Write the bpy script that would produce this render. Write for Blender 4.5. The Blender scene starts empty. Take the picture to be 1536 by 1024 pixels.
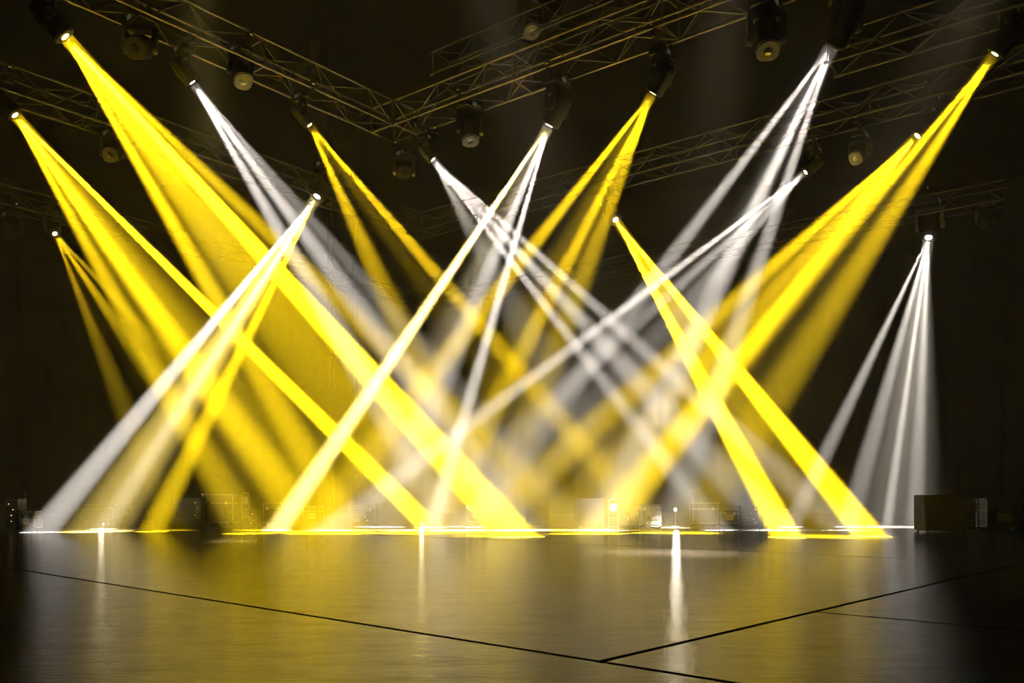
import bpy, bmesh, math, random
from mathutils import Vector, Matrix
random.seed(7)
S = bpy.context.scene
COL = S.collection
# ------------------------------------------------------------------ camera geometry
F = 1290.0          # focal length in photo pixels
HY = 748.0          # horizon row
CH = .68            # camera height (m)
K = .68             # size of the gear on the floor
def P(px, py, D):
    return Vector(((px-768)/F*D, D, CH+(HY-py)/F*D))
def FL(px, py):
    return P(px, py, F*CH/(py-HY))

# ------------------------------------------------------------------ materials
def mat(name, col, rough=.5, metal=0.0, var=0.0, scale=8.0, bump=0.0, spec=.5, emit=None, es=0.0):
    m = bpy.data.materials.new(name); m.use_nodes = True
    nt = m.node_tree; b = nt.nodes['Principled BSDF']
    b.inputs['Base Color'].default_value = (*col, 1)
    b.inputs['Roughness'].default_value = rough
    b.inputs['Metallic'].default_value = metal
    b.inputs['Specular IOR Level'].default_value = spec
    if emit:
        b.inputs['Emission Color'].default_value = (*emit, 1)
        b.inputs['Emission Strength'].default_value = es
    if var or bump:
        tc = nt.nodes.new('ShaderNodeTexCoord')
        n = nt.nodes.new('ShaderNodeTexNoise'); n.inputs['Scale'].default_value = scale
        n.inputs['Detail'].default_value = 5
        nt.links.new(tc.outputs['Object'], n.inputs['Vector'])
        if var:
            mr = nt.nodes.new('ShaderNodeMapRange')
            mr.inputs['From Min'].default_value = .3; mr.inputs['From Max'].default_value = .7
            mr.inputs['To Min'].default_value = 1-var; mr.inputs['To Max'].default_value = 1+var
            nt.links.new(n.outputs['Fac'], mr.inputs['Value'])
            mx = nt.nodes.new('ShaderNodeVectorMath'); mx.operation = 'SCALE'
            mx.inputs[0].default_value = col
            nt.links.new(mr.outputs[0], mx.inputs['Scale'])
            nt.links.new(mx.outputs[0], b.inputs['Base Color'])
        if bump:
            bp = nt.nodes.new('ShaderNodeBump'); bp.inputs['Strength'].default_value = bump
            bp.inputs['Distance'].default_value = .01
            nt.links.new(n.outputs['Fac'], bp.inputs['Height'])
            nt.links.new(bp.outputs[0], b.inputs['Normal'])
    return m

def floor_mat(name, col, rough, bstr):
    m = bpy.data.materials.new(name); m.use_nodes = True
    nt = m.node_tree; b = nt.nodes['Principled BSDF']
    N = nt.nodes.new; Lk = nt.links.new
    geo = N('ShaderNodeNewGeometry')
    mp = N('ShaderNodeMapping'); mp.inputs['Scale'].default_value = (1.2, 3.4, 1)
    Lk(geo.outputs['Position'], mp.inputs['Vector'])
    n1 = N('ShaderNodeTexNoise'); n1.inputs['Scale'].default_value = 5.5; n1.inputs['Detail'].default_value = 8
    n1.inputs['Roughness'].default_value = .66
    n2 = N('ShaderNodeTexNoise'); n2.inputs['Scale'].default_value = .5; n2.inputs['Detail'].default_value = 6
    n2.inputs['Roughness'].default_value = .6
    n3 = N('ShaderNodeTexNoise'); n3.inputs['Scale'].default_value = 38; n3.inputs['Detail'].default_value = 4
    for n in (n1, n3): Lk(mp.outputs[0], n.inputs['Vector'])
    Lk(geo.outputs['Position'], n2.inputs['Vector'])
    mr = N('ShaderNodeMapRange'); mr.inputs['From Min'].default_value = .3; mr.inputs['From Max'].default_value = .72
    mr.inputs['To Min'].default_value = .6; mr.inputs['To Max'].default_value = 1.35
    Lk(n2.outputs['Fac'], mr.inputs['Value'])
    sc = N('ShaderNodeVectorMath'); sc.operation = 'SCALE'; sc.inputs[0].default_value = col
    Lk(mr.outputs[0], sc.inputs['Scale']); Lk(sc.outputs[0], b.inputs['Base Color'])
    mr2 = N('ShaderNodeMapRange'); mr2.inputs['From Min'].default_value = .3; mr2.inputs['From Max'].default_value = .7
    mr2.inputs['To Min'].default_value = rough-.05; mr2.inputs['To Max'].default_value = rough+.07
    Lk(n1.outputs['Fac'], mr2.inputs['Value']); Lk(mr2.outputs[0], b.inputs['Roughness'])
    add = N('ShaderNodeMath'); add.operation = 'MULTIPLY_ADD'; add.inputs[1].default_value = .25
    Lk(n3.outputs['Fac'], add.inputs[0]); Lk(n1.outputs['Fac'], add.inputs[2])
    bp = N('ShaderNodeBump'); bp.inputs['Strength'].default_value = bstr; bp.inputs['Distance'].default_value = .012
    Lk(add.outputs[0], bp.inputs['Height']); Lk(bp.outputs[0], b.inputs['Normal'])
    n4 = N('ShaderNodeTexNoise'); n4.inputs['Scale'].default_value = 1.6; n4.inputs['Detail'].default_value = 9
    n4.inputs['Roughness'].default_value = .72; Lk(mp.outputs[0], n4.inputs['Vector'])
    mr3 = N('ShaderNodeMapRange'); mr3.inputs['From Min'].default_value = .36; mr3.inputs['From Max'].default_value = .66
    mr3.inputs['To Min'].default_value = .06; mr3.inputs['To Max'].default_value = .34     # worn and polished patches
    Lk(n4.outputs['Fac'], mr3.inputs['Value']); Lk(mr3.outputs[0], b.inputs['Specular IOR Level'])
    return m

M = {}
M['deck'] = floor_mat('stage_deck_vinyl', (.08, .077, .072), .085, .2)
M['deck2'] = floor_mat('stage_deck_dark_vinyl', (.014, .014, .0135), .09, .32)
M['gap'] = mat('seam_gap_black', (.008, .008, .008), .9)
M['drape'] = mat('black_drape', (.004, .004, .004), .95, spec=.1)
M['roof'] = mat('roof_black', (.006, .006, .006), .95, spec=.1)
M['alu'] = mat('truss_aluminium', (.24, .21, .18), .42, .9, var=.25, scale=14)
M['alu_dimmed'] = mat('truss_dimmed_by_colour', (.03, .028, .026), .5, 0, var=.3, scale=14, spec=.4)  # dim light on the rear and upper trusses put into a darker colour
M['black'] = mat('black_powdercoat', (.015, .015, .016), .42, 0, var=.2, scale=20, bump=.15)
M['shell'] = mat('black_plastic_shell', (.016, .016, .017), .35, 0, var=.15, scale=9)
M['steel'] = mat('bright_steel', (.55, .54, .52), .25, 1)
M['rubber'] = mat('black_rubber', (.012, .012, .012), .7)
M['glass_off'] = mat('dark_lens_glass', (.02, .02, .022), .06, 0, spec=1.0)
M['label'] = mat('pale_label', (.28, .26, .22), .5, 0, var=.1, scale=30)
M['label_y'] = mat('yellow_label', (.6, .48, .05), .5, 0, var=.1, scale=30)
M['tolex'] = mat('black_cabinet_vinyl', (.02, .02, .02), .6, 0, var=.2, scale=60, bump=.4)
M['grille'] = mat('grille_cloth', (.025, .024, .023), .85, 0, var=.25, scale=120, bump=.5)
M['case'] = mat('flight_case_laminate', (.02, .019, .018), .45, 0, var=.2, scale=6)
M['edge'] = mat('case_edge_aluminium', (.3, .29, .27), .35, .9)
M['brass'] = mat('orange_copper_strap', (.5, .2, .05), .5, .3)
M['lens_w'] = mat('white_lit_lens', (.9, .9, .9), .2, emit=(1, .93, .82), es=30)
M['lens_y'] = mat('yellow_lit_lens', (.9, .8, .2), .2, emit=(1, .82, .22), es=24)
M['led_s2'] = mat('small_lamp_glow', (.9, .9, .9), .3, emit=(1, .9, .72), es=7)
M['led_w'] = mat('white_lamp_glow', (.9, .9, .9), .3, emit=(1, .9, .72), es=18)
M['led_a'] = mat('amber_indicator', (.9, .6, .2), .3, emit=(1, .72, .3), es=5)
M['led_s'] = mat('lit_display', (.2, .2, .2), .3, emit=(.9, .88, .75), es=.04)

# ------------------------------------------------------------------ mesh helpers
def setp(o, label=None, cat=None, group=None, kind=None):
    if label: o['label'] = label
    if cat: o['category'] = cat
    if group: o['group'] = group
    if kind: o['kind'] = kind
    return o
def empty(name, loc, label, cat, group=None, rz=0.0):
    o = bpy.data.objects.new(name, None); COL.objects.link(o)
    o.location = loc; o.rotation_euler = (0, 0, rz); o.empty_display_size = .1
    return setp(o, label, cat, group)
def obj(name, bm, m, parent=None, smooth=False, mtx=None):
    me = bpy.data.meshes.new(name)
    bmesh.ops.recalc_face_normals(bm, faces=bm.faces)
    bm.to_mesh(me); bm.free()
    me.materials.append(m)
    if smooth:
        for p in me.polygons: p.use_smooth = True
        me.set_sharp_from_angle(angle=math.radians(38))
    o = bpy.data.objects.new(name, me); COL.objects.link(o)
    if parent: o.parent = parent
    if mtx is not None: o.matrix_local = mtx
    return o
def NB(): return bmesh.new()
def bx(bm, a, b, bev=0.0, mtx=None, seg=2):
    t = bmesh.new()
    bmesh.ops.create_cube(t, size=1)
    for v in t.verts:
        v.co = Vector([a[i]+(b[i]-a[i])*(v.co[i]+.5) for i in range(3)])
    if bev:
        bmesh.ops.bevel(t, geom=list(t.edges), offset=bev, segments=seg, affect='EDGES')
    merge(bm, t, mtx); return bm
def merge(bm, t, mtx=None):
    if mtx is not None: bmesh.ops.transform(t, matrix=mtx, verts=t.verts)
    mp = {v: bm.verts.new(v.co) for v in t.verts}
    for f in t.faces:
        try: bm.faces.new([mp[v] for v in f.verts])
        except ValueError: pass
    t.free()
def tube(bm, p, q, r, n=8, cap=True):
    p = Vector(p); q = Vector(q); d = (q-p)
    if d.length < 1e-6: return bm
    d.normalize()
    a = d.orthogonal().normalized(); b = d.cross(a)
    A = [bm.verts.new(p+r*(math.cos(2*math.pi*i/n)*a+math.sin(2*math.pi*i/n)*b)) for i in range(n)]
    B = [bm.verts.new(q+r*(math.cos(2*math.pi*i/n)*a+math.sin(2*math.pi*i/n)*b)) for i in range(n)]
    for i in range(n):
        bm.faces.new((A[i], A[(i+1) % n], B[(i+1) % n], B[i]))
    if cap: bm.faces.new(A[::-1]); bm.faces.new(B)
    return bm
def path(bm, pts, r, n=6):
    """tube swept along a polyline"""
    pts = [Vector(p) for p in pts]; rings = []
    for i, p in enumerate(pts):
        d = (pts[min(i+1, len(pts)-1)]-pts[max(i-1, 0)]).normalized()
        if i == 0: a = d.orthogonal().normalized()
        else:
            a = (a-d*a.dot(d)).normalized()
        b = d.cross(a)
        rings.append([bm.verts.new(p+r*(math.cos(2*math.pi*k/n)*a+math.sin(2*math.pi*k/n)*b)) for k in range(n)])
    for R0, R1 in zip(rings, rings[1:]):
        for k in range(n): bm.faces.new((R0[k], R0[(k+1) % n], R1[(k+1) % n], R1[k]))
    bm.faces.new(rings[0][::-1]); bm.faces.new(rings[-1])
    return bm
def lathe(bm, prof, n=28, mtx=None, sq=0.0):
    """prof: (r,z) list round z; closes ends on axis. sq squares the section off"""
    t = bmesh.new(); rings = []
    for r, z in prof:
        ring = []
        for k in range(n):
            a = 2*math.pi*k/n; c, s = math.cos(a), math.sin(a)
            if sq:
                e = 1-sq*.6
                c = math.copysign(abs(c)**e, c); s = math.copysign(abs(s)**e, s)
            ring.append(t.verts.new((r*c, r*s, z)))
        rings.append(ring)
    for R0, R1 in zip(rings, rings[1:]):
        for k in range(n): t.faces.new((R0[k], R0[(k+1) % n], R1[(k+1) % n], R1[k]))
    t.faces.new(rings[0][::-1]); t.faces.new(rings[-1])
    merge(bm, t, mtx); return bm
def prism(bm, poly, x0, x1, axis=0, bev=0.0):
    """extrude a 2-D polygon along an axis (0: poly in y,z; 1: poly in x,z)"""
    t = bmesh.new()
    def c(u, v, w): return (w, u, v) if axis == 0 else (u, w, v)
    A = [t.verts.new(c(u, v, x0)) for u, v in poly]; B = [t.verts.new(c(u, v, x1)) for u, v in poly]
    k = len(poly)
    for i in range(k): t.faces.new((A[i], A[(i+1) % k], B[(i+1) % k], B[i]))
    t.faces.new(A[::-1]); t.faces.new(B)
    if bev: bmesh.ops.bevel(t, geom=list(t.edges), offset=bev, segments=2, affect='EDGES')
    merge(bm, t); return bm
def struct(name, bm, m, smooth=False):
    o = obj(name, bm, m, None, smooth); o['kind'] = 'structure'; return o

# ------------------------------------------------------------------ the hall
RX, Y0, Y1, RZ = 24.0, -7.0, 42.0, 16.0
struct('wall_back', drape if False else bx(NB(), (-RX, Y1, 0), (RX, Y1+.2, RZ)), M['drape'])
def folds(x0, x1, y, z0, z1, amp=.012, per=.55):
    bm = NB(); n = int((x1-x0)/per*6); A = []; B = []
    for i in range(n+1):
        x = x0+(x1-x0)*i/n
        yy = y+amp*math.sin(2*math.pi*(x-x0)/per+1.3*math.sin(x*.8))
        A.append(bm.verts.new((x, yy, z0))); B.append(bm.verts.new((x, yy, z1)))
    for i in range(n): bm.faces.new((A[i], A[i+1], B[i+1], B[i]))
    return bm
struct('wall_left', bx(NB(), (-RX-.2, Y0, 0), (-RX, Y1, RZ)), M['drape'])
struct('wall_right', bx(NB(), (RX, Y0, 0), (RX+.2, Y1, RZ)), M['drape'])
struct('wall_front', bx(NB(), (-RX, Y0-.2, 0), (RX, Y0, RZ)), M['drape'])
struct('ceiling', bx(NB(), (-RX, Y0, RZ), (RX, Y1, RZ+.2)), M['roof'])
cb = obj('backdrop_curtain', folds(-RX+.3, RX-.3, Y1-.5, .02, 12.5), M['drape'], None, True)
sd = cb.modifiers.new('thickness', 'SOLIDIFY'); sd.thickness = .012
setp(cb, 'plain black curtain hanging across the whole back of the hall', 'curtain')

# floor: slabs laid at 45 degrees round the large central panel, dark gaps between them
th = math.atan2(8.0, 7.32)
U = Vector((math.cos(th), math.sin(th), 0)); V = Vector((-math.sin(th), math.cos(th), 0))
O = FL(900, 992)
struct('floor', bx(NB(), (-RX, Y0, -.3), (RX, Y1, -.022)), M['gap'])
def clip_poly(poly):
    """Sutherland-Hodgman against the hall rectangle"""
    for ax, lim, sgn in ((0, -RX, 1), (0, RX, -1), (1, Y0, 1), (1, Y1, -1)):
        out = []
        for i in range(len(poly)):
            p, q = poly[i], poly[(i+1) % len(poly)]
            a = (p[ax]-lim)*sgn; b = (q[ax]-lim)*sgn
            if a >= 0: out.append(p)
            if (a >= 0) != (b >= 0):
                t = a/(a-b); out.append(p+(q-p)*t)
        poly = out
        if len(poly) < 3: return []
    return poly
def slab(n, u0, u1, v0, v1, m, g=.013):
    poly = [O+U*u+V*v for u, v in ((u0+g, v0+g), (u1-g, v0+g), (u1-g, v1-g), (u0+g, v1-g))]
    poly = clip_poly([Vector((p.x, p.y, 0)) for p in poly])
    if not poly: return
    bm = NB()
    A = [bm.verts.new((p.x, p.y, 0)) for p in poly]; B = [bm.verts.new((p.x, p.y, -.02)) for p in poly]
    k = len(poly); top = bm.faces.new(A); bm.faces.new(B[::-1])
    for i in range(k): bm.faces.new((A[i], B[i], B[(i+1) % k], A[(i+1) % k]))
    bmesh.ops.bevel(bm, geom=[e for e in top.edges], offset=.007, segments=2, affect='EDGES')
    struct('floor_%d' % n, bm, m)
c_ = 10.85*CH
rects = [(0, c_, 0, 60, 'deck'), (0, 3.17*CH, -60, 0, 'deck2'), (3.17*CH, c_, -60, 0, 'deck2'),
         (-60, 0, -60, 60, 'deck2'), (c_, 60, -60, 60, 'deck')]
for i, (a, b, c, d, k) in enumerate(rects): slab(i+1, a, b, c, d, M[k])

# ------------------------------------------------------------------ trusses
LD = Vector((-.822, -1, 0)).normalized()     # towards camera, left wing
RD = Vector((1.302, -1, 0)).normalized()     # towards camera, right wing
TW, TH = .62, .50
def truss(A, d, L, zb, label, mt='alu', size=(TW, TH), bay=.62, cr=.028, br=.0125, up=None, faces=4):
    """box truss starting at plan point A running along d for L metres, bottom chord centre at height zb"""
    w, h = size
    d = Vector(d).normalized()
    t = empty('lighting_truss', (A[0], A[1], zb), label, 'truss')
    if up is None: up = Vector((0, 0, 1))
    s = d.cross(up).normalized()
    o = lambda x, si, zi: d*x+s*(si*w/2)+up*(zi*h)
    for si in (-1, 1):
        for zi in (0, 1):
            b = NB(); tube(b, o(0, si, zi), o(L, si, zi), cr, 10)
            obj('chord', b, M[mt], t, True)
    n = max(1, int(L/bay)); st = L/n
    for fi, (s0, z0, s1, z1) in enumerate([(-1, 0, -1, 1), (1, 0, 1, 1), (-1, 0, 1, 0), (-1, 1, 1, 1)][:faces]):
        for i in range(n):
            a, b_ = ((s0, z0), (s1, z1)) if (i+fi) % 2 == 0 else ((s1, z1), (s0, z0))
            b = NB(); tube(b, o(i*st, *a), o((i+1)*st, *b_), br, 6)
            obj('diagonal_brace', b, M[mt], t, True)
    k = 0; x = 0.0
    while x < L+.01:      # section joints: square end frames with coupler collars
        fb = NB()
        q = [o(x, -1, 0), o(x, 1, 0), o(x, 1, 1), o(x, -1, 1)]
        for i in range(4):
            tube(fb, q[i], q[(i+1) % 4], br*1.25, 6)
            tube(fb, q[i]-d*.07, q[i]+d*.07, cr*1.35, 10)
        obj('end_frame', fb, M[mt], t, True)
        x += min(3.1, max(.1, L)) if L < 6 else 3.1
    return t
HB, HT = 7.8+CH, 8.3+CH
C1 = Vector((-2.52, 18.36, 0)); C2 = Vector((-2.68, 25.36, 0)); C3 = Vector((-3.5, 35.3, 0))
e = TW/2+.02
truss(C1+LD*e, LD, 10.5, HB, 'front lighting truss running from the corner up to the top left')
truss(C1+RD*e, RD, 11.2, HB, 'front lighting truss running from the corner up to the top right')
truss(C2+LD*e, LD, 14, HB, 'second lighting truss on the left, hung behind the front one', 'alu_dimmed')
truss(C2+RD*e, RD, 16.5, HB, 'second lighting truss on the right, passing behind the white beams', 'alu_dimmed')
truss(C3+LD*e, LD, 17.5, HB, 'farthest lighting truss at the left edge above the small yellow spotlight', 'alu_dimmed', bay=.8)
truss(C3+RD*e, RD, 20.5, HB, 'farthest lighting truss on the right above the white spotlight', 'alu_dimmed', bay=.8)
# corner blocks join the two wings
def corner(C, label, mt):
    t = empty('truss_corner_block', (C.x, C.y, HB), label, 'truss corner', 'corner blocks of the trusses')
    q = []
    for z in (0, TH):
        r = [-(LD*e+RD*e), -(LD*e)+RD*e, LD*e+RD*e, LD*e-RD*e]
        q.append([Vector((v.x, v.y, z)) for v in r])
    for z in (0, 1):
        for i in range(4):
            b = NB(); tube(b, q[z][i], q[z][(i+1) % 4], .03, 8); obj('frame_bar', b, M[mt], t, True)
    for i in range(4):
        b = NB(); tube(b, q[0][i], q[1][i], .028, 8); obj('corner_post', b, M[mt], t, True)
    for i in range(4):
        b = NB(); tube(b, q[0][i], q[1][(i+1) % 4], .014, 6); obj('diagonal_brace', b, M[mt], t, True)
corner(C1, 'corner block where the two front trusses meet', 'alu')
corner(C2, 'corner block where the two second trusses meet', 'alu_dimmed')
corner(C3, 'corner block where the two farthest trusses meet', 'alu_dimmed')
# upper dim trusses on the right
Zu = CH+(HY-86)/F*20-.5
truss(Vector(((663-768)/F*20, 20, 0)), RD, 9.5, Zu, 'dim upper truss hanging above and behind the front right truss', 'alu_dimmed')
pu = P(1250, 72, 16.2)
truss(Vector((pu.x, pu.y, 0)), RD, 7.0, pu.z-.4, 'dim upper truss at the top right edge over the yellow spotlight', 'alu_dimmed')
pl = P(150, 20, 14)
# vertical tower behind the left truss
tw = truss(Vector(P(511, 800, 33))*Vector((1, 1, 0)) if False else Vector((P(511, 800, 33).x, 33, 0)), (0, 0, 1), 15.4, .02,
           'tall black truss tower standing behind the front left truss', 'black', size=(.95, .95), bay=1.1, cr=.05, br=.022, up=Vector((0, 1, 0)))
tw.name = 'truss_tower'; tw['category'] = 'tower'
b = bx(NB(), (-.8, -.35, -.015), (.8, 1.3, .03), .01); obj('base_plate', b, M['black'], tw)
mt_ = empty('chain_hoist', P(478, 88, 24), 'black chain hoist motor hanging beside the truss tower', 'hoist')
b = lathe(NB(), [(.05, .5), (.2, .46), (.24, .2), (.24, -.2), (.2, -.42), (.06, -.5)], 20); obj('motor_body', b, M['black'], mt_, True)
b = NB(); tube(b, (0, 0, .5), (0, 0, .9), .02, 6); obj('chain', b, M['steel'], mt_, True)
b = bx(NB(), (-.35, -.1, -.75), (.12, .12, -.5), .03); obj('chain_bag', b, M['rubber'], mt_)

# ------------------------------------------------------------------ moving heads
YEL = (1, .67, .006); WHT = (1, .92, .82); PAL = (1, .74, .14); GRY = (1, .90, .74)
def solve_depth(px, py, line, aimf, s):
    """depth at which the head's pivot lies under the truss centre line"""
    C, d = line
    nrm = Vector((d.y, -d.x, 0))
    def f(D):
        p = P(px, py, D); a = aimf(p); piv = p-a*(.27*s)
        return (Vector((piv.x, piv.y, 0))-C).dot(nrm)
    lo, hi = 5.0, 40.0
    fl = f(lo)
    for _ in range(50):
        mid = (lo+hi)/2
        if (f(mid) > 0) == (fl > 0): lo = mid
        else: hi = mid
    return (lo+hi)/2
def moving_head(label, group, lens, aim, td, ztop, s=1.0, lens_mat='lens_w', lens_r=.105, style=0):
    """complete fixture: lens centre at 'lens', pointing along 'aim'; td = truss direction; ztop = underside of bottom chords"""
    aim = aim.normalized()
    piv = lens-aim*(.27*s)
    root = empty('moving_head_light', (piv.x, piv.y, ztop), label, 'stage light', group)
    gap = ztop-piv.z
    s2 = s if gap > .15 else s*.8
    drop = gap-.60*s2
    lift = max(0, -drop)          # shallow hangs: the base sits up between the chords
    rzb = math.atan2(td.y, td.x)+math.pi/2
    RB = Matrix.Rotation(rzb, 4, 'Z')
    # clamps round the chords
    for sx in (-1, 1):
        b = NB()
        bx(b, (sx*TW/2-.025, -.03, -.10), (sx*TW/2+.025, .03, .0), .006)
        lathe(b, [(.030, -.03), (.045, -.03), (.045, .03), (.030, .03)], 14, Matrix.Translation((sx*TW/2, 0, .03)) @ Matrix.Rotation(math.pi/2, 4, 'X'))
        tube(b, (sx*TW/2+sx*.04, 0, .03), (sx*TW/2+sx*.09, 0, .03), .008, 6)
        obj('clamp', b, M['steel'], root, True, Matrix.Translation((0, 0, lift)) @ RB)
    b = bx(NB(), (-TW/2-.04, -.035, -.125), (TW/2+.04, .035, -.095), .005)
    obj('mounting_bar', b, M['black'], root, False, Matrix.Translation((0, 0, lift)) @ RB)
    if drop > .04:
        b = NB()
        for sx in (-1, 1): tube(b, (sx*.1*s2, 0, -.11), (sx*.1*s2, 0, -drop-.12*s2), .022, 8)
        obj('drop_pipe', b, M['black'], root, True, RB)
    zb = -drop-.10*s2
    BT = Matrix.Translation((0, 0, -drop)) @ RB @ Matrix.Diagonal((s2, s2, s2, 1))
    b = NB(); t = bx(NB(), (-.24, -.15, -.28), (.24, .15, -.12), .03, None, 3); merge(b, t)
    for sx in (-1, 1): bx(b, (sx*.25-.02, -.05, -.25), (sx*.25+.02, .05, -.15), .01)
    base = obj('base', b, M['black'], root, True, BT)
    b = bx(NB(), (-.09, -.158, -.235), (.02, -.148, -.165), .003); obj('status_display', b, M['led_s'], base)
    b = bx(NB(), (.05, -.157, -.23), (.14, -.148, -.175), .003); obj('control_panel', b, M['label_y'] if style else M['label'], base)
    b = bx(NB(), (-.09, .148, -.235), (.05, .158, -.165), .003); obj('connector_panel', b, M['label'], base)
    # yoke, turned so its arms straddle the aim
    ax = Vector((-aim.y, aim.x, 0))
    if ax.length < .05: ax = Vector((1, 0, 0))
    ax.normalize()
    YT = Matrix.Translation((0, 0, -drop)) @ Matrix.Rotation(math.atan2(ax.y, ax.x), 4, 'Z') @ Matrix.Diagonal((s2, s2, s2, 1))
    b = NB()
    lathe(b, [(.10, -.27), (.12, -.28), (.12, -.305), (.10, -.31)], 24)
    prism(b, [(-.245, -.30), (.245, -.30), (.245, -.345), (.19, -.375), (-.19, -.375), (-.245, -.345)], -.075, .075, 1, .008)
    for sx in (-1, 1):
        x0, x1 = sorted((sx*.178, sx*.245))
        prism(b, [(-.075, -.32), (.075, -.32), (.085, -.52), (.07, -.66), (.03, -.70), (-.03, -.70), (-.07, -.66), (-.085, -.52)], x0, x1, 0, .012)
    yoke = obj('yoke', b, M['shell'], root, True, YT)
    for sx in (-1, 1):
        b = lathe(NB(), [(.045, 0), (.045, .012), (.03, .016)], 18, Matrix.Translation((sx*.243, 0, -.60)) @ Matrix.Rotation(sx*math.pi/2, 4, 'Y'))
        obj('tilt_cap', b, M['black'], yoke, True)
        b = bx(NB(), (sx*.249-.003, -.03, -.5), (sx*.249+.003, .03, -.44), .001); obj('arm_badge', b, M['label'], yoke)
    # head
    zax = -aim; xax = ax; yax = zax.cross(xax).normalized(); xax = yax.cross(zax).normalized()
    R = Matrix((xax, yax, zax)).transposed().to_4x4()
    HTm = Matrix.Translation(Vector((0, 0, piv.z-ztop))) @ R @ Matrix.Diagonal((s2, s2, s2, 1))
    k = lens_r*s/(.105*s2) if s2 > 0 else 1
    zl = -.27*s/s2
    lr = .126*min(k, 1.2)
    b = NB()
    lathe(b, [(.05, .25), (.115, .24), (.15, .20), (.165, .08), (.165, -.06), (.15, -.14), (lr+.03, -.20), (lr+.028, zl+.006), (lr+.01, zl+.006), (lr+.006, zl+.05), (.02, zl+.05)], 32, None, .35)
    for i in range(7):
        z = .02+i*.026
        for sx in (-1, 1): bx(b, (sx*.163-.006, -.08, z), (sx*.163+.006, .08, z+.012))
    head = obj('head', b, M['shell'], root, True, HTm)
    b = lathe(NB(), [(lr+.001, zl-.012), (lr+.012, zl-.012), (lr+.026, zl+.02), (lr+.034, zl+.05), (lr+.029, zl+.05), (lr+.028, zl+.01), (lr+.001, zl+.01)], 32)
    obj('lens_ring', b, M['black'], head, True)
    b = lathe(NB(), [(lr, zl+.012), (lr*.98, zl+.004), (lr*.7, zl-.008), (lr*.35, zl-.014), (.01, zl-.016)], 32)
    obj('lens', b, M[lens_mat], head, True)
    b = NB()
    for sx in (-1, 1): path(b, [(sx*.09, .0, .235), (sx*.09, 0, .275), (sx*.06, 0, .29), (0, 0, .29)], .008)
    obj('carry_handle', b, M['rubber'], head, True)
    for sy in (-1, 1):
        b = bx(NB(), (-.06, sy*.163-.004, .0), (.06, sy*.163+.004, .12), .003); obj('access_panel', b, M['black'], head)
    return root

def beam(src, tgt, r, ang, power, color, soft=1, kind='SPOT'):
    """one shaft of light leaving the lens"""
    a = (tgt-src).normalized()
    L = bpy.data.lights.new('beam', kind); L.color = color
    if kind == 'AREA':
        L.shape = 'DISK'; L.size = 2*r; L.spread = math.radians(ang); L.energy = power
    else:
        sz = math.radians(ang*(.95+.35*soft)); L.spot_size = sz; L.spot_blend = min(1, soft); L.shadow_soft_size = min(r*.42, .03)
        L.energy = power*39.5/(math.pi*(math.radians(ang*.95)/2)**2)
    o = bpy.data.objects.new('beam', L); COL.objects.link(o)
    o.location = src+a*.05; o.rotation_euler = a.to_track_quat('-Z', 'Y').to_euler()
    return o

L1, R1, L2, R2, L3, R3 = (C1, LD), (C1, RD), (C2, LD), (C2, RD), (C3, LD), (C3, RD)
RU = (Vector((pu.x, pu.y, 0)), RD)
G1 = None
PW = 385.0
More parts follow.
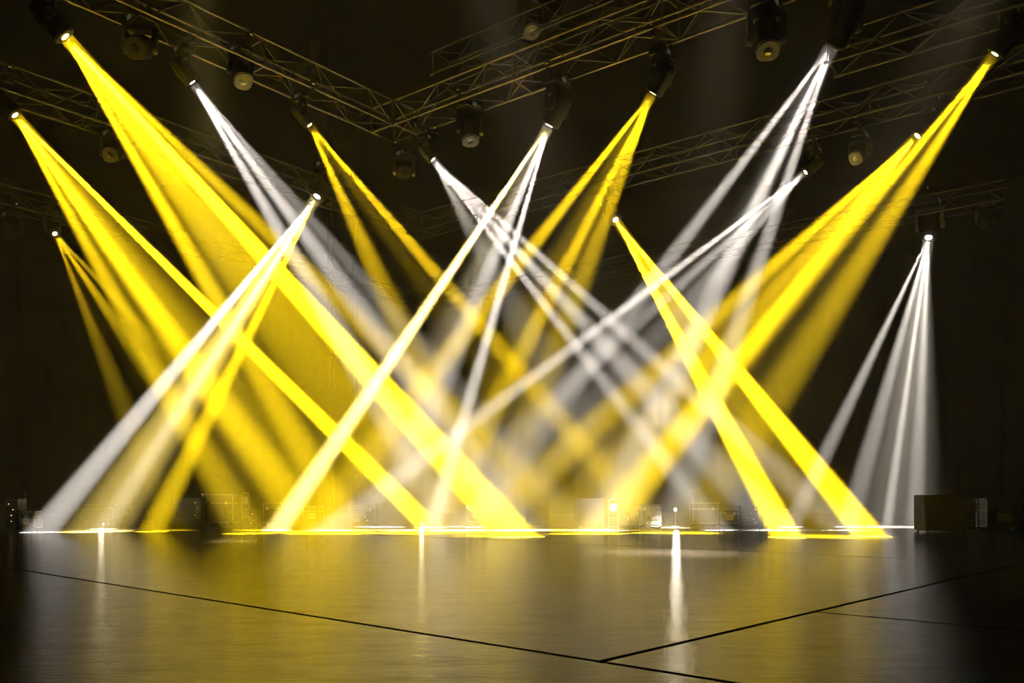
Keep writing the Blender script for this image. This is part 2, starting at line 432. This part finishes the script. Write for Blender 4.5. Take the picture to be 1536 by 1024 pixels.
# label, lens px, truss, lens radius, aim target, lens material, sub-beams (target px, spread, power, colour)
# sub-beam: (floor target px, full angle in degrees, power, colour, edge softness)
FIX = [
 ('moving head at top left throwing the broad yellow beam to the centre of the stage', (97, 54), L1, HB, .115, (740, 803), 'lens_y',
  [(775, 805, 3.7, 2.3, YEL, 0.4), (528, 800, 4.6, 0.6, YEL, 1), (866, 800, 3.9, .3, YEL, 1), (650, 798, 11, .9, YEL, 1)]),
 ('moving head at the left edge throwing three yellow rays down to the right', (22, 172), L2, HB, .12, (560, 795), 'lens_y',
  [(645, 791, 2.5, 1.5, YEL, .35), (473, 800, 5, 0.75, YEL, 1), (372, 800, 4.6, 0.4, YEL, 1), (480, 798, 9.4, .6, YEL, 1)]),
 ('moving head with a white beam between the two yellow beams at upper left', (288, 123), L1, HB, .085, (780, 795), 'lens_w',
  [(788, 795, 5.5, 0.25, WHT, 1), (682, 795, 5.5, 0.26, WHT, 1), (870, 795, 4, 0.07, WHT, 1)]),
 ('moving head under the front left truss with two narrow yellow rays', (464, 187), L1, HB, .085, (900, 795), 'lens_y',
  [(985, 799, 4.0, 0.3, YEL, 1), (740, 798, 7.5, 0.28, YEL, 1)]),
 ('small moving head under the farthest left truss with a faint yellow beam', (82, 350), L3, HB, .10, (386, 795), 'lens_y',
  [(386, 795, 4, 0.12, YEL, 1), (500, 795, 3.5, 0.07, YEL, 1), (260, 795, 4, 0.06, YEL, 1)]),
 ('moving head tucked under the second left truss throwing pale rays to the lower left', (476, 294), (C2+Vector((0, -.75, 0)), LD), HB, .16, (150, 795), 'lens_w',
  [(62, 798, 3, .42, WHT, .6), (155, 793, 2.7, .15, WHT, 1), (228, 797, 3, .5, YEL, 1), (145, 797, 6.2, .8, PAL, 1)]),
 ('moving head left of centre right truss with white beams reaching down to the left', (824, 187), R1, HB, .12, (520, 795), 'lens_w',
  [(415, 795, 2.6, .38, WHT, 1), (415, 795, 3.0, .62, YEL, .5), (570, 790, 6, 0.26, WHT, 1), (648, 791, 3, 0.25, WHT, 1)]),
 ('moving head close to the truss corner with a slim white beam', (649, 239), R1, HB, .075, (1160, 795), 'lens_w',
  [(1267, 795, 3.2, 0.15, WHT, 1), (1164, 795, 4.4, 0.2, WHT, 1), (1077, 795, 3.2, 0.17, WHT, 1), (950, 790, 12, .12, GRY, 1)]),
 ('moving head under the front right truss with three yellow rays to the left', (980, 139), R1, HB, .10, (600, 795), 'lens_y',
  [(463, 797, 4.5, 0.36, YEL, 1), (649, 795, 5, 0.36, YEL, 1), (728, 797, 7, 0.25, YEL, 1)]),
 ('large moving head at upper right with the brightest white lens', (1249, 66), R1, HB, .13, (880, 795), 'lens_w',
  [(700, 790, 4, .16, WHT, 1), (901, 795, 5.5, 0.3, WHT, 1), (1005, 791, 4.5, .16, WHT, 1)]),
 ('moving head under the second right truss with a white beam crossing to the left', (1209, 258), R2, HB, .085, (560, 795), 'lens_w',
  [(493, 795, 2.4, 0.2, WHT, 0.8), (612, 795, 4, 0.12, WHT, 1), (720, 795, 7, 0.12, WHT, 1)]),
 ('moving head at right in front of the longer yellow beam', (1377, 203), R2, HB, .12, (820, 795), 'lens_y',
  [(719, 796, 4.6, 0.5, YEL, 1), (900, 800, 4.6, .6, YEL, .8), (840, 795, 7.8, .5, YEL, 1)]),
 ('moving head nearest the right edge throwing the longest yellow beam', (1493, 80), RU, pu.z-.4, .11, (950, 795), 'lens_y',
  [(897, 800, 4.0, .45, YEL, 1), (1030, 799, 6.5, 0.4, YEL, 1)]),
 ('moving head on long pipes right of centre with two bright yellow legs of light', (923, 329), R2, HB, .12, (1240, 805), 'lens_y',
  [(1180, 806, 3.0, 1.6, YEL, 0.35), (1305, 804, 3.0, 1.8, YEL, 0.35), (1240, 804, 9, .3, YEL, 1)]),
 ('moving head under the farthest right truss spreading thin white rays downwards', (1393, 355), R3, HB, .16, (1330, 790), 'lens_w',
  [(1186, 790, 3, 0.15, WHT, 1), (1272, 790, 3.6, 0.17, WHT, 1), (1330, 790, 1.7, .12, WHT, .8), (1372, 790, 3, 0.14, WHT, 1), (1340, 790, 13, .3, GRY, 1)]),
]
for lab, (px, py), line, zc, lr, aimp, lm, subs in FIX:
    tgt = FL(*aimp)
    s = lr/.105
    af = lambda p: (tgt-p).normalized()
    D = solve_depth(px, py, line, af, s)
    src = P(px, py, D); aim = af(src)
    moving_head(lab, None, src, aim, line[1], zc-.03, s, lm)
    for sub in subs:
        tx, ty, sp, pw, c = sub[:5]
        beam(src, FL(tx, ty), lr*.92, sp, PW*pw, c, soft=sub[5])
    tot = sum(u[3] for u in subs); col = Vector((0, 0, 0))
    for u in subs: col += Vector(u[4])*u[3]/tot
    beam(src, tgt, lr*.92, 9, PW*tot*(.2 if px != 923 else .08), tuple(col), 1, 'AREA')
    print('FIX', px, py, round(D, 2), round(zc-src.z, 2))

# heads that are switched off
OFF = [
 ('unlit moving head under the front left truss, tilted towards the stage', (365, 122), L1, HB, 1.15, (.35, -.5, -.8), 0),
 ('unlit moving head hanging just right of the truss corner', (706, 212), R1, HB, 1.1, (.1, -.35, -.95), 0),
 ('unlit moving head with a yellow panel, hanging near the top right of centre', (1152, 76), R1, HB, 1.2, (-.05, -.45, -.85), 1),
 ('unlit moving head in the dark at top left below the front truss', (203, 72), L1, HB, 1.1, (.1, -.8, -.45), 0),
 ('unlit moving head above the front right truss in the dark', (798, 48), (Vector(((663-768)/F*20, 20, 0)), RD), Zu, 1.3, (.2, -.5, -.9), 0),
 ('unlit moving head under the second right truss beside the yellow beam', (1283, 238), R2, HB, .9, (-.5, -.4, -.5), 1),
 ('unlit moving head under the farthest right truss at the right edge', (1487, 338), R3, HB, 1.1, (0, -.7, -.5), 0),
 ('unlit moving head under the farthest left truss at the left edge', (12, 350), L3, HB, 1.1, (.2, -.8, -.4), 0),
 ('unlit moving head left of the slim white beam below the truss corner', (606, 258), L1, HB, .95, (.1, -.8, -.3), 0),
 ('unlit moving head under the second left truss between the yellow beams', (165, 232), L2, HB, 1.0, (.2, -.8, -.4), 0),
]
for lab, (px, py), line, zc, s, a, st in OFF:
    a = Vector(a).normalized()
    D = solve_depth(px, py, line, lambda p: a, s)
    moving_head(lab, None, P(px, py, D), a, line[1], zc-.03, s, 'glass_off', .105, st)

# cables sagging along the trusses
def cable(label, line, t0, t1, side, sag, seed, zc=HT):
    C, d = line; rnd = random.Random(seed); pts = []
    s_ = d.cross(Vector((0, 0, 1))).normalized()
    n = 40
    for i in range(n+1):
        t = t0+(t1-t0)*i/n
        ph = (t % 1.9)/1.9
        z = zc-.06-sag*math.sin(math.pi*ph)-.02*rnd.random()
        q = C+d*t+s_*(side*(TW/2-.06)); pts.append((q.x, q.y, z))
    b = path(NB(), pts, .014, 6); o = obj('power_cable', b, M['rubber'], None, True)
    setp(o, label, 'cable')
cable('black cable sagging inside the front left truss', L1, .6, 9.5, 1, .25, 1)
cable('black cable sagging inside the front right truss', R1, .6, 10.5, 1, .25, 2)
cable('black cable sagging inside the second right truss', R2, .6, 15, 1, .22, 3)
cable('black cable sagging inside the second left truss', L2, .6, 12, -1, .22, 4)

# ------------------------------------------------------------------ gear along the back of the stage
def at(px, py=796.0):
    p = FL(px, py); return Vector((p.x, p.y, 0))
def px2m(n, py=796.0): return n/(py-HY)*CH
def cabinet(px, w, h, label, py=796, rz=0, d=.55, slant=0.0):
    t = empty('speaker_cabinet', at(px, py), label, 'speaker', None, rz); t.scale = (K, K, K)
    b = prism(NB(), [(-d/2+slant, h), (d/2, h), (d/2, .05), (-d/2, .05)], -w/2, w/2, 0, .02)
    obj('cabinet_shell', b, M['tolex'], t, True)
    b = prism(NB(), [(-d/2-.008+slant*.93, h-.07), (-d/2+.012+slant*.93, h-.07), (-d/2+.012, .12), (-d/2-.008, .12)], -w/2+.05, w/2-.05, 0)
    obj('grille', b, M['grille'], t)
    for sx in (-1, 1):
        for sz in (.07, h-.02):
            if sz > .5 and slant: continue
            b = bx(NB(), (sx*(w/2-.03)-.04, -d/2-.01, sz-.03), (sx*(w/2-.03)+.04, -d/2+.06, sz+.03), .012); obj('corner_protector', b, M['black'], t)
        b = NB(); path(b, [(sx*(w/2), -.09, h*.6), (sx*(w/2+.035), -.08, h*.6), (sx*(w/2+.035), .08, h*.6), (sx*w/2, .09, h*.6)], .012); obj('side_handle', b, M['steel'], t, True)
    for sx in (-1, 1):
        for sy in (-1, 1):
            b = lathe(NB(), [(.03, 0), (.032, .02), (.03, .05)], 14, Matrix.Translation((sx*(w/2-.09), sy*(d/2-.09), 0))); obj('foot', b, M['rubber'], t, True)
    return t
def road_case(px, w, h, label, py=796, d=.6, panel=True, z0=.12, rz=0, lid=.3, lab='label'):
    t = empty('road_case', at(px, py), label, 'case', None, rz); t.scale = (K, K, K)
    zs = z0+(h-z0)*(1-lid)
    obj('case_body', bx(NB(), (-w/2, -d/2, z0), (w/2, d/2, zs-.004), .008), M['case'], t)
    obj('case_lid', bx(NB(), (-w/2, -d/2, zs+.004), (w/2, d/2, h), .008), M['case'], t)
    b = NB()
    for z in (z0, zs, h):
        for sy in (-1, 1): bx(b, (-w/2-.006, sy*d/2-.014, z-.014), (w/2+.006, sy*d/2+.014, z+.014))
        for sx in (-1, 1): bx(b, (sx*w/2-.014, -d/2-.006, z-.014), (sx*w/2+.014, d/2+.006, z+.014))
    for sx in (-1, 1):
        for sy in (-1, 1): bx(b, (sx*w/2-.015, sy*d/2-.015, z0), (sx*w/2+.015, sy*d/2+.015, h))
    obj('edge_trim', b, M['edge'], t)
    for sx in (-1, 1):
        for sz in (z0, h):
            b = bx(NB(), (sx*w/2-.035, -d/2-.02, sz-.035), (sx*w/2+.035, -d/2+.03, sz+.035), .015); obj('ball_corner', b, M['steel'], t, True)
        b = bx(NB(), (sx*w*.28-.045, -d/2-.018, zs-.05), (sx*w*.28+.045, -d/2+.002, zs+.05), .006); obj('butterfly_latch', b, M['steel'], t)
        for sy in (-1, 1):
            c = NB(); lathe(c, [(.05, -.02), (.055, -.012), (.055, .012), (.05, .02)], 18, Matrix.Translation((sx*(w/2-.1), sy*(d/2-.1), .055)) @ Matrix.Rotation(math.pi/2, 4, 'Y'))
            bx(c, (sx*(w/2-.1)-.03, sy*(d/2-.1)-.02, .05), (sx*(w/2-.1)+.03, sy*(d/2-.1)+.02, z0))
            obj('caster', c, M['rubber'], t, True)
    if panel:
        b = bx(NB(), (-w*.22, -d/2-.012, z0+(zs-z0)*.3), (w*.22, -d/2+.002, z0+(zs-z0)*.85), .003); pn = obj('name_plate', b, M[lab], t)
        pn['label'] = 'pale plate on the case front'
        b = bx(NB(), (-.04, -d/2-.016, z0+(zs-z0)*.54), (.04, -d/2-.011, z0+(zs-z0)*.6)); obj('slot', b, M['black'], pn)
    return t
def rack(px, w, h, label, py=796, d=.5, units=5, seed=0, rz=0):
    rnd = random.Random(seed)
    t = empty('equipment_rack', at(px, py), label, 'rack', None, rz); t.scale = (K, K, K)
    b = NB()
    for sx in (-1, 1): bx(b, (sx*w/2-.015, -d/2, 0.0), (sx*w/2+.015, d/2, h), .004)
    bx(b, (-w/2, -d/2, h-.03), (w/2, d/2, h), .004); bx(b, (-w/2, -d/2, .02), (w/2, d/2, .06), .004); bx(b, (-w/2, d/2-.02, .02), (w/2, d/2, h))
    obj('rack_frame', b, M['black'], t)
    z = .08; st = (h-.13)/units
    for i in range(units):
        b = bx(NB(), (-w/2+.02, -d/2-.006, z+.008), (w/2-.02, d/2-.08, z+st-.008), .003)
        u = obj('amplifier_unit', b, M['case'], t)
        for k in range(rnd.randint(1, 3)):
            x = rnd.uniform(-w*.35, w*.35)
            c = lathe(NB(), [(.014, 0), (.014, .02), (.01, .024)], 12, Matrix.Translation((x, -d/2-.006, z+st*.5)) @ Matrix.Rotation(math.pi/2, 4, 'X'))
            obj('knob', c, M['steel'], u, True)
        if rnd.random() < .5:
            x = rnd.uniform(-w*.35, w*.35)
            b = bx(NB(), (x-.008, -d/2-.012, z+st*.4-.008), (x+.008, -d/2-.004, z+st*.4+.008)); obj('indicator_light', b, M['led_a'], u)
        z += st
    for sx in (-1, 1):
        b = NB(); path(b, [(sx*w*.4, -d/2, h*.3), (sx*w*.4, -d/2-.05, h*.32), (sx*w*.4, -d/2-.05, h*.68), (sx*w*.4, -d/2, h*.7)], .009); obj('rack_handle', b, M['steel'], t, True)
    return t
def trolley(px, w, h, label, py=796, rz=0):
    t = empty('hand_trolley', at(px, py), label, 'trolley', None, rz); t.scale = (K, K, K)
    for sx in (-1, 1):
        b = NB(); tube(b, (sx*w/2, 0, .06), (sx*w/2, 0, h-.1), .02, 10); obj('upright_tube', b, M['alu'], t, True)
    b = NB(); path(b, [(-w/2, 0, h-.1), (-w/2*.9, 0, h-.03), (-w/4, 0, h), (w/4, 0, h), (w/2*.9, 0, h-.03), (w/2, 0, h-.1)], .02, 10); obj('grip', b, M['alu'], t, True)
    for z in (.35, .62, h-.25):
        b = NB(); tube(b, (-w/2, 0, z), (w/2, 0, z), .014, 8); obj('cross_bar', b, M['alu'], t, True)
    b = bx(NB(), (-w/2*.7, -.02, h-.42), (w/2*.7, .02, h-.14), .01); obj('control_box', b, M['label'], t)
    b = bx(NB(), (-w/2-.04, -.3, .02), (w/2+.04, .02, .045), .006); obj('toe_plate', b, M['edge'], t)
    for sx in (-1, 1):
        b = lathe(NB(), [(.07, -.02), (.08, -.012), (.08, .012), (.07, .02)], 20, Matrix.Translation((sx*(w/2+.04), .06, .08)) @ Matrix.Rotation(math.pi/2, 4, 'Y')); obj('wheel', b, M['rubber'], t, True)
    return t
def stand(px, h, label, py=796, s=1.0):
    t = empty('microphone_stand', at(px, py), label, 'stand'); t.scale = (K, K, K)
    b = lathe(NB(), [(.14*s, 0), (.145*s, .012), (.13*s, .022), (.02, .03)], 28); obj('round_base', b, M['black'], t, True)
    b = NB(); tube(b, (0, 0, .02), (0, 0, h), .011, 8); obj('pole', b, M['steel'], t, True)
    b = NB(); tube(b, (-.12, 0, h-.05), (.38, -.1, h+.16), .008, 8); obj('boom_arm', b, M['steel'], t, True)
    b = lathe(NB(), [(.012, -.05), (.022, -.04), (.022, .03), (.012, .05)], 12, Matrix.Translation((0, 0, h-.02))); obj('clutch', b, M['black'], t, True)
    return t
def loop_cable(px, label, py, seed, r=.35, hgt=.55):
    rnd = random.Random(seed); p0 = at(px, py); pts = []
    for i in range(26):
        a = i/25
        pts.append(p0+Vector((((a-.5)*2*r+.08*math.sin(a*17))*K, .1*math.sin(a*9), max(.016, K*hgt*(1-math.sin(math.pi*a))**1.5+.012))))
    o = obj('audio_cable', path(NB(), pts, .012, 6), M['rubber'], None, True); setp(o, label, 'cable'); return o

# right side
cabinet(1411, 1.28, 1.12, 'large wedge-fronted black speaker at the right edge of the stage', 797, 0, .8, .14)
trolley(1459, .36, 1.02, 'upright metal hand trolley between the right speaker and the plated case', 797)
road_case(1498, 1.05, 1.0, 'low flight case with a pale plate at the far right', 796, .6, True, .14, 0, .42)
rack(1527, .4, .85, 'small rack beyond the plated case at the right edge', 794, seed=5)
# centre right
cabinet(884, 1.02, 1.02, 'square black speaker cabinet at the back right of centre', 790, 0, .5)
trolley(920, .30, .98, 'slim metal trolley beside the square speaker cabinet', 791)
rack(942, .62, .62, 'low rack of amplifiers just right of the slim trolley', 791, units=3, seed=1)
rack(975, .70, .80, 'taller rack of amplifiers left of the bright work lamp', 790, units=4, seed=2)
road_case(1056, .9, .85, 'hazy flight case just right of the bright work lamp', 789, .6, False)
road_case(1092, .62, .62, 'hazy flight case with pale plate between the yellow beams', 789, .5, True, lab='label_y')
rack(1122, .6, .75, 'hazy amplifier rack behind the left leg of yellow light', 789, seed=3)
road_case(1165, .8, .6, 'low case standing between the two yellow legs of light', 788, .5, True)
stand(1150, 1.1, 'boom stand among the cases right of centre', 789)
stand(1040, 1.2, 'boom stand beside the bright work lamp', 788)
loop_cable(955, 'black cable looped in front of the low amplifier rack', 793, 1)
loop_cable(985, 'black cable looped below the taller amplifier rack', 793, 2, .3, .4)
# left side
road_case(331, 1.12, 1.16, 'large dark flight case at the back left', 788, .7, False, .12)
rack(284, 1.0, 1.05, 'wide amplifier rack standing left of the large dark case', 789, units=4, seed=4)
trolley(368, .26, 1.22, 'narrow metal trolley right of the large dark case', 790)
rack(382, .3, .62, 'small rack with pale panel right of the narrow trolley', 790, units=3, seed=8)
road_case(412, .7, .85, 'dark case half hidden behind the slanting yellow beam', 787, .6, False)
road_case(470, .62, .7, 'hazy case with pale plate right of the slanting yellow beam', 787, .5, True)
rack(548, .9, .8, 'hazy rack at the back of the stage between pools of yellow light', 785, seed=9)
road_case(716, .8, .75, 'hazy case behind the foot of the broad yellow beam', 786, .5, True)
cabinet(806, .9, .8, 'small dark speaker left of the square speaker cabinet', 786)
cabinet(5, .45, .85, 'narrow speaker cut by the left edge of the frame', 797)
rack(24, .34, 1.0, 'slim upright rack near the left edge', 797, units=5, seed=11)
road_case(46, .42, .62, 'small case with pale plate at the lower left', 797, .45, True)
stand(37, 1.15, 'boom stand at the far left among the gear', 796)
road_case(212, .7, .7, 'low dark case behind the pale pool of light at left', 785, .5, False)
road_case(150, 1.3, .75, 'long dark case at the back left of the stage', 784, .6, False)

# small work lamps on the gear
def work_lamp(px, py, dpy, label, r, es, m, power):
    D = F*CH/(dpy-HY); p = P(px, py, D)
    t = empty('work_lamp', (p.x, p.y, 0), label, 'lamp')
    b = lathe(NB(), [(.12, 0), (.12, .015), (.02, .03)], 20); obj('lamp_base', b, M['black'], t, True)
    b = NB(); tube(b, (0, 0, .02), (0, 0, p.z-r*.8), .012, 8); obj('pole', b, M['black'], t, True)
    b = lathe(NB(), [(.01, -r), (r*.6, -r*.8), (r, 0), (r*.6, r*.8), (.01, r)], 20, Matrix.Translation((0, 0, p.z))); obj('bulb', b, M[m], t, True)
    if power:
        L = bpy.data.lights.new('lamp', 'POINT'); L.energy = power; L.color = (1, .88, .68); L.shadow_soft_size = .06
        o = bpy.data.objects.new('lamp', L); COL.objects.link(o); o.location = (p.x, p.y-.12, p.z)
work_lamp(1013, 764, 790, 'small white work lamp shining among the gear right of centre', .042, 60, 'led_w', 14)
work_lamp(155, 786, 791, 'tiny lamp near the floor at the back left', .02, 20, 'led_s2', 1)
work_lamp(633, 786, 791, 'tiny lamp near the floor by the bright central pool', .025, 20, 'led_s2', 1)
work_lamp(701, 761, 788, 'tiny lamp among the gear behind the broad yellow beam', .02, 5, 'led_a', 0)

# ------------------------------------------------------------------ lamps out of the frame (front truss above the camera)
C0 = Vector((0, 11.4, 0))
def wash(label, pos, tgt, r, spread, power, col):
    a = (tgt-pos).normalized()
    moving_head(label, None, pos, a, Vector((1, 0, 0)), pos.z+.9, 1.0, 'lens_w', r)
    beam(pos, tgt, r, spread, power, col, 1, 'AREA')
truss(Vector((-9, 9.4, 0)), (1, 0, 0), 18, 9.75, 'straight truss above the front of the stage, over the frame', faces=4, bay=.9)
for x_, w_ in ((-1.2, 'left of centre'), (2.6, 'right of centre'), (6.6, 'at the far right')):
    wash('moving head %s on the straight front truss over the pale floor pool' % w_, Vector((x_, 9.4, 8.9)), FL(1010, 829), .2, 13, 17, (1, .80, .52))
wash('moving head on the straight front truss lighting the yellow streak at left', Vector((-3.6, 9.4, 8.9)), FL(352, 811), .2, 6, 20, (1, .76, .22))

# ------------------------------------------------------------------ haze
def haze_mat(name, dens, col=(1, .97, .92), g=0.0):
    m = bpy.data.materials.new(name); m.use_nodes = True; nt = m.node_tree; nt.nodes.clear()
    o = nt.nodes.new('ShaderNodeOutputMaterial'); v = nt.nodes.new('ShaderNodeVolumeScatter')
    v.inputs['Density'].default_value = dens; v.inputs['Color'].default_value = (*col, 1); v.inputs['Anisotropy'].default_value = g
    nt.links.new(v.outputs[0], o.inputs['Volume'])
    m.cycles.volume_sampling = 'EQUIANGULAR'; m.cycles.homogeneous_volume = True
    return m
hz = obj('haze', bx(NB(), (-RX+.05, Y0+.05, .004), (RX-.05, Y1-.05, RZ-.05)), haze_mat('theatrical_haze', .0075, (.79, .77, .755)))
setp(hz, 'thin theatrical haze filling the whole hall', 'haze', None, 'stuff')

# ------------------------------------------------------------------ camera, world, view
cd = bpy.data.cameras.new('camera'); cam = bpy.data.objects.new('camera', cd); COL.objects.link(cam)
cam.location = (0, 0, CH); cam.rotation_euler = (math.radians(90), 0, 0)
cd.sensor_width = 36; cd.lens = F/1536*36; cd.shift_y = (HY-512)/1536; cd.clip_end = 200
S.camera = cam
w = bpy.data.worlds.new('world'); S.world = w; w.use_nodes = True
w.node_tree.nodes['Background'].inputs[0].default_value = (0, 0, 0, 1)
S.view_settings.view_transform = 'Standard'; S.view_settings.look = 'None'
S.view_settings.gamma = 1; S.view_settings.exposure = 0.0; S.view_settings.use_curve_mapping = False
S.cycles.max_bounces = 3; S.cycles.diffuse_bounces = 1; S.cycles.glossy_bounces = 1; S.cycles.use_adaptive_sampling = False; S.cycles.volume_bounces = 1
S.cycles.use_denoising = True; S.cycles.sample_clamp_indirect = 6
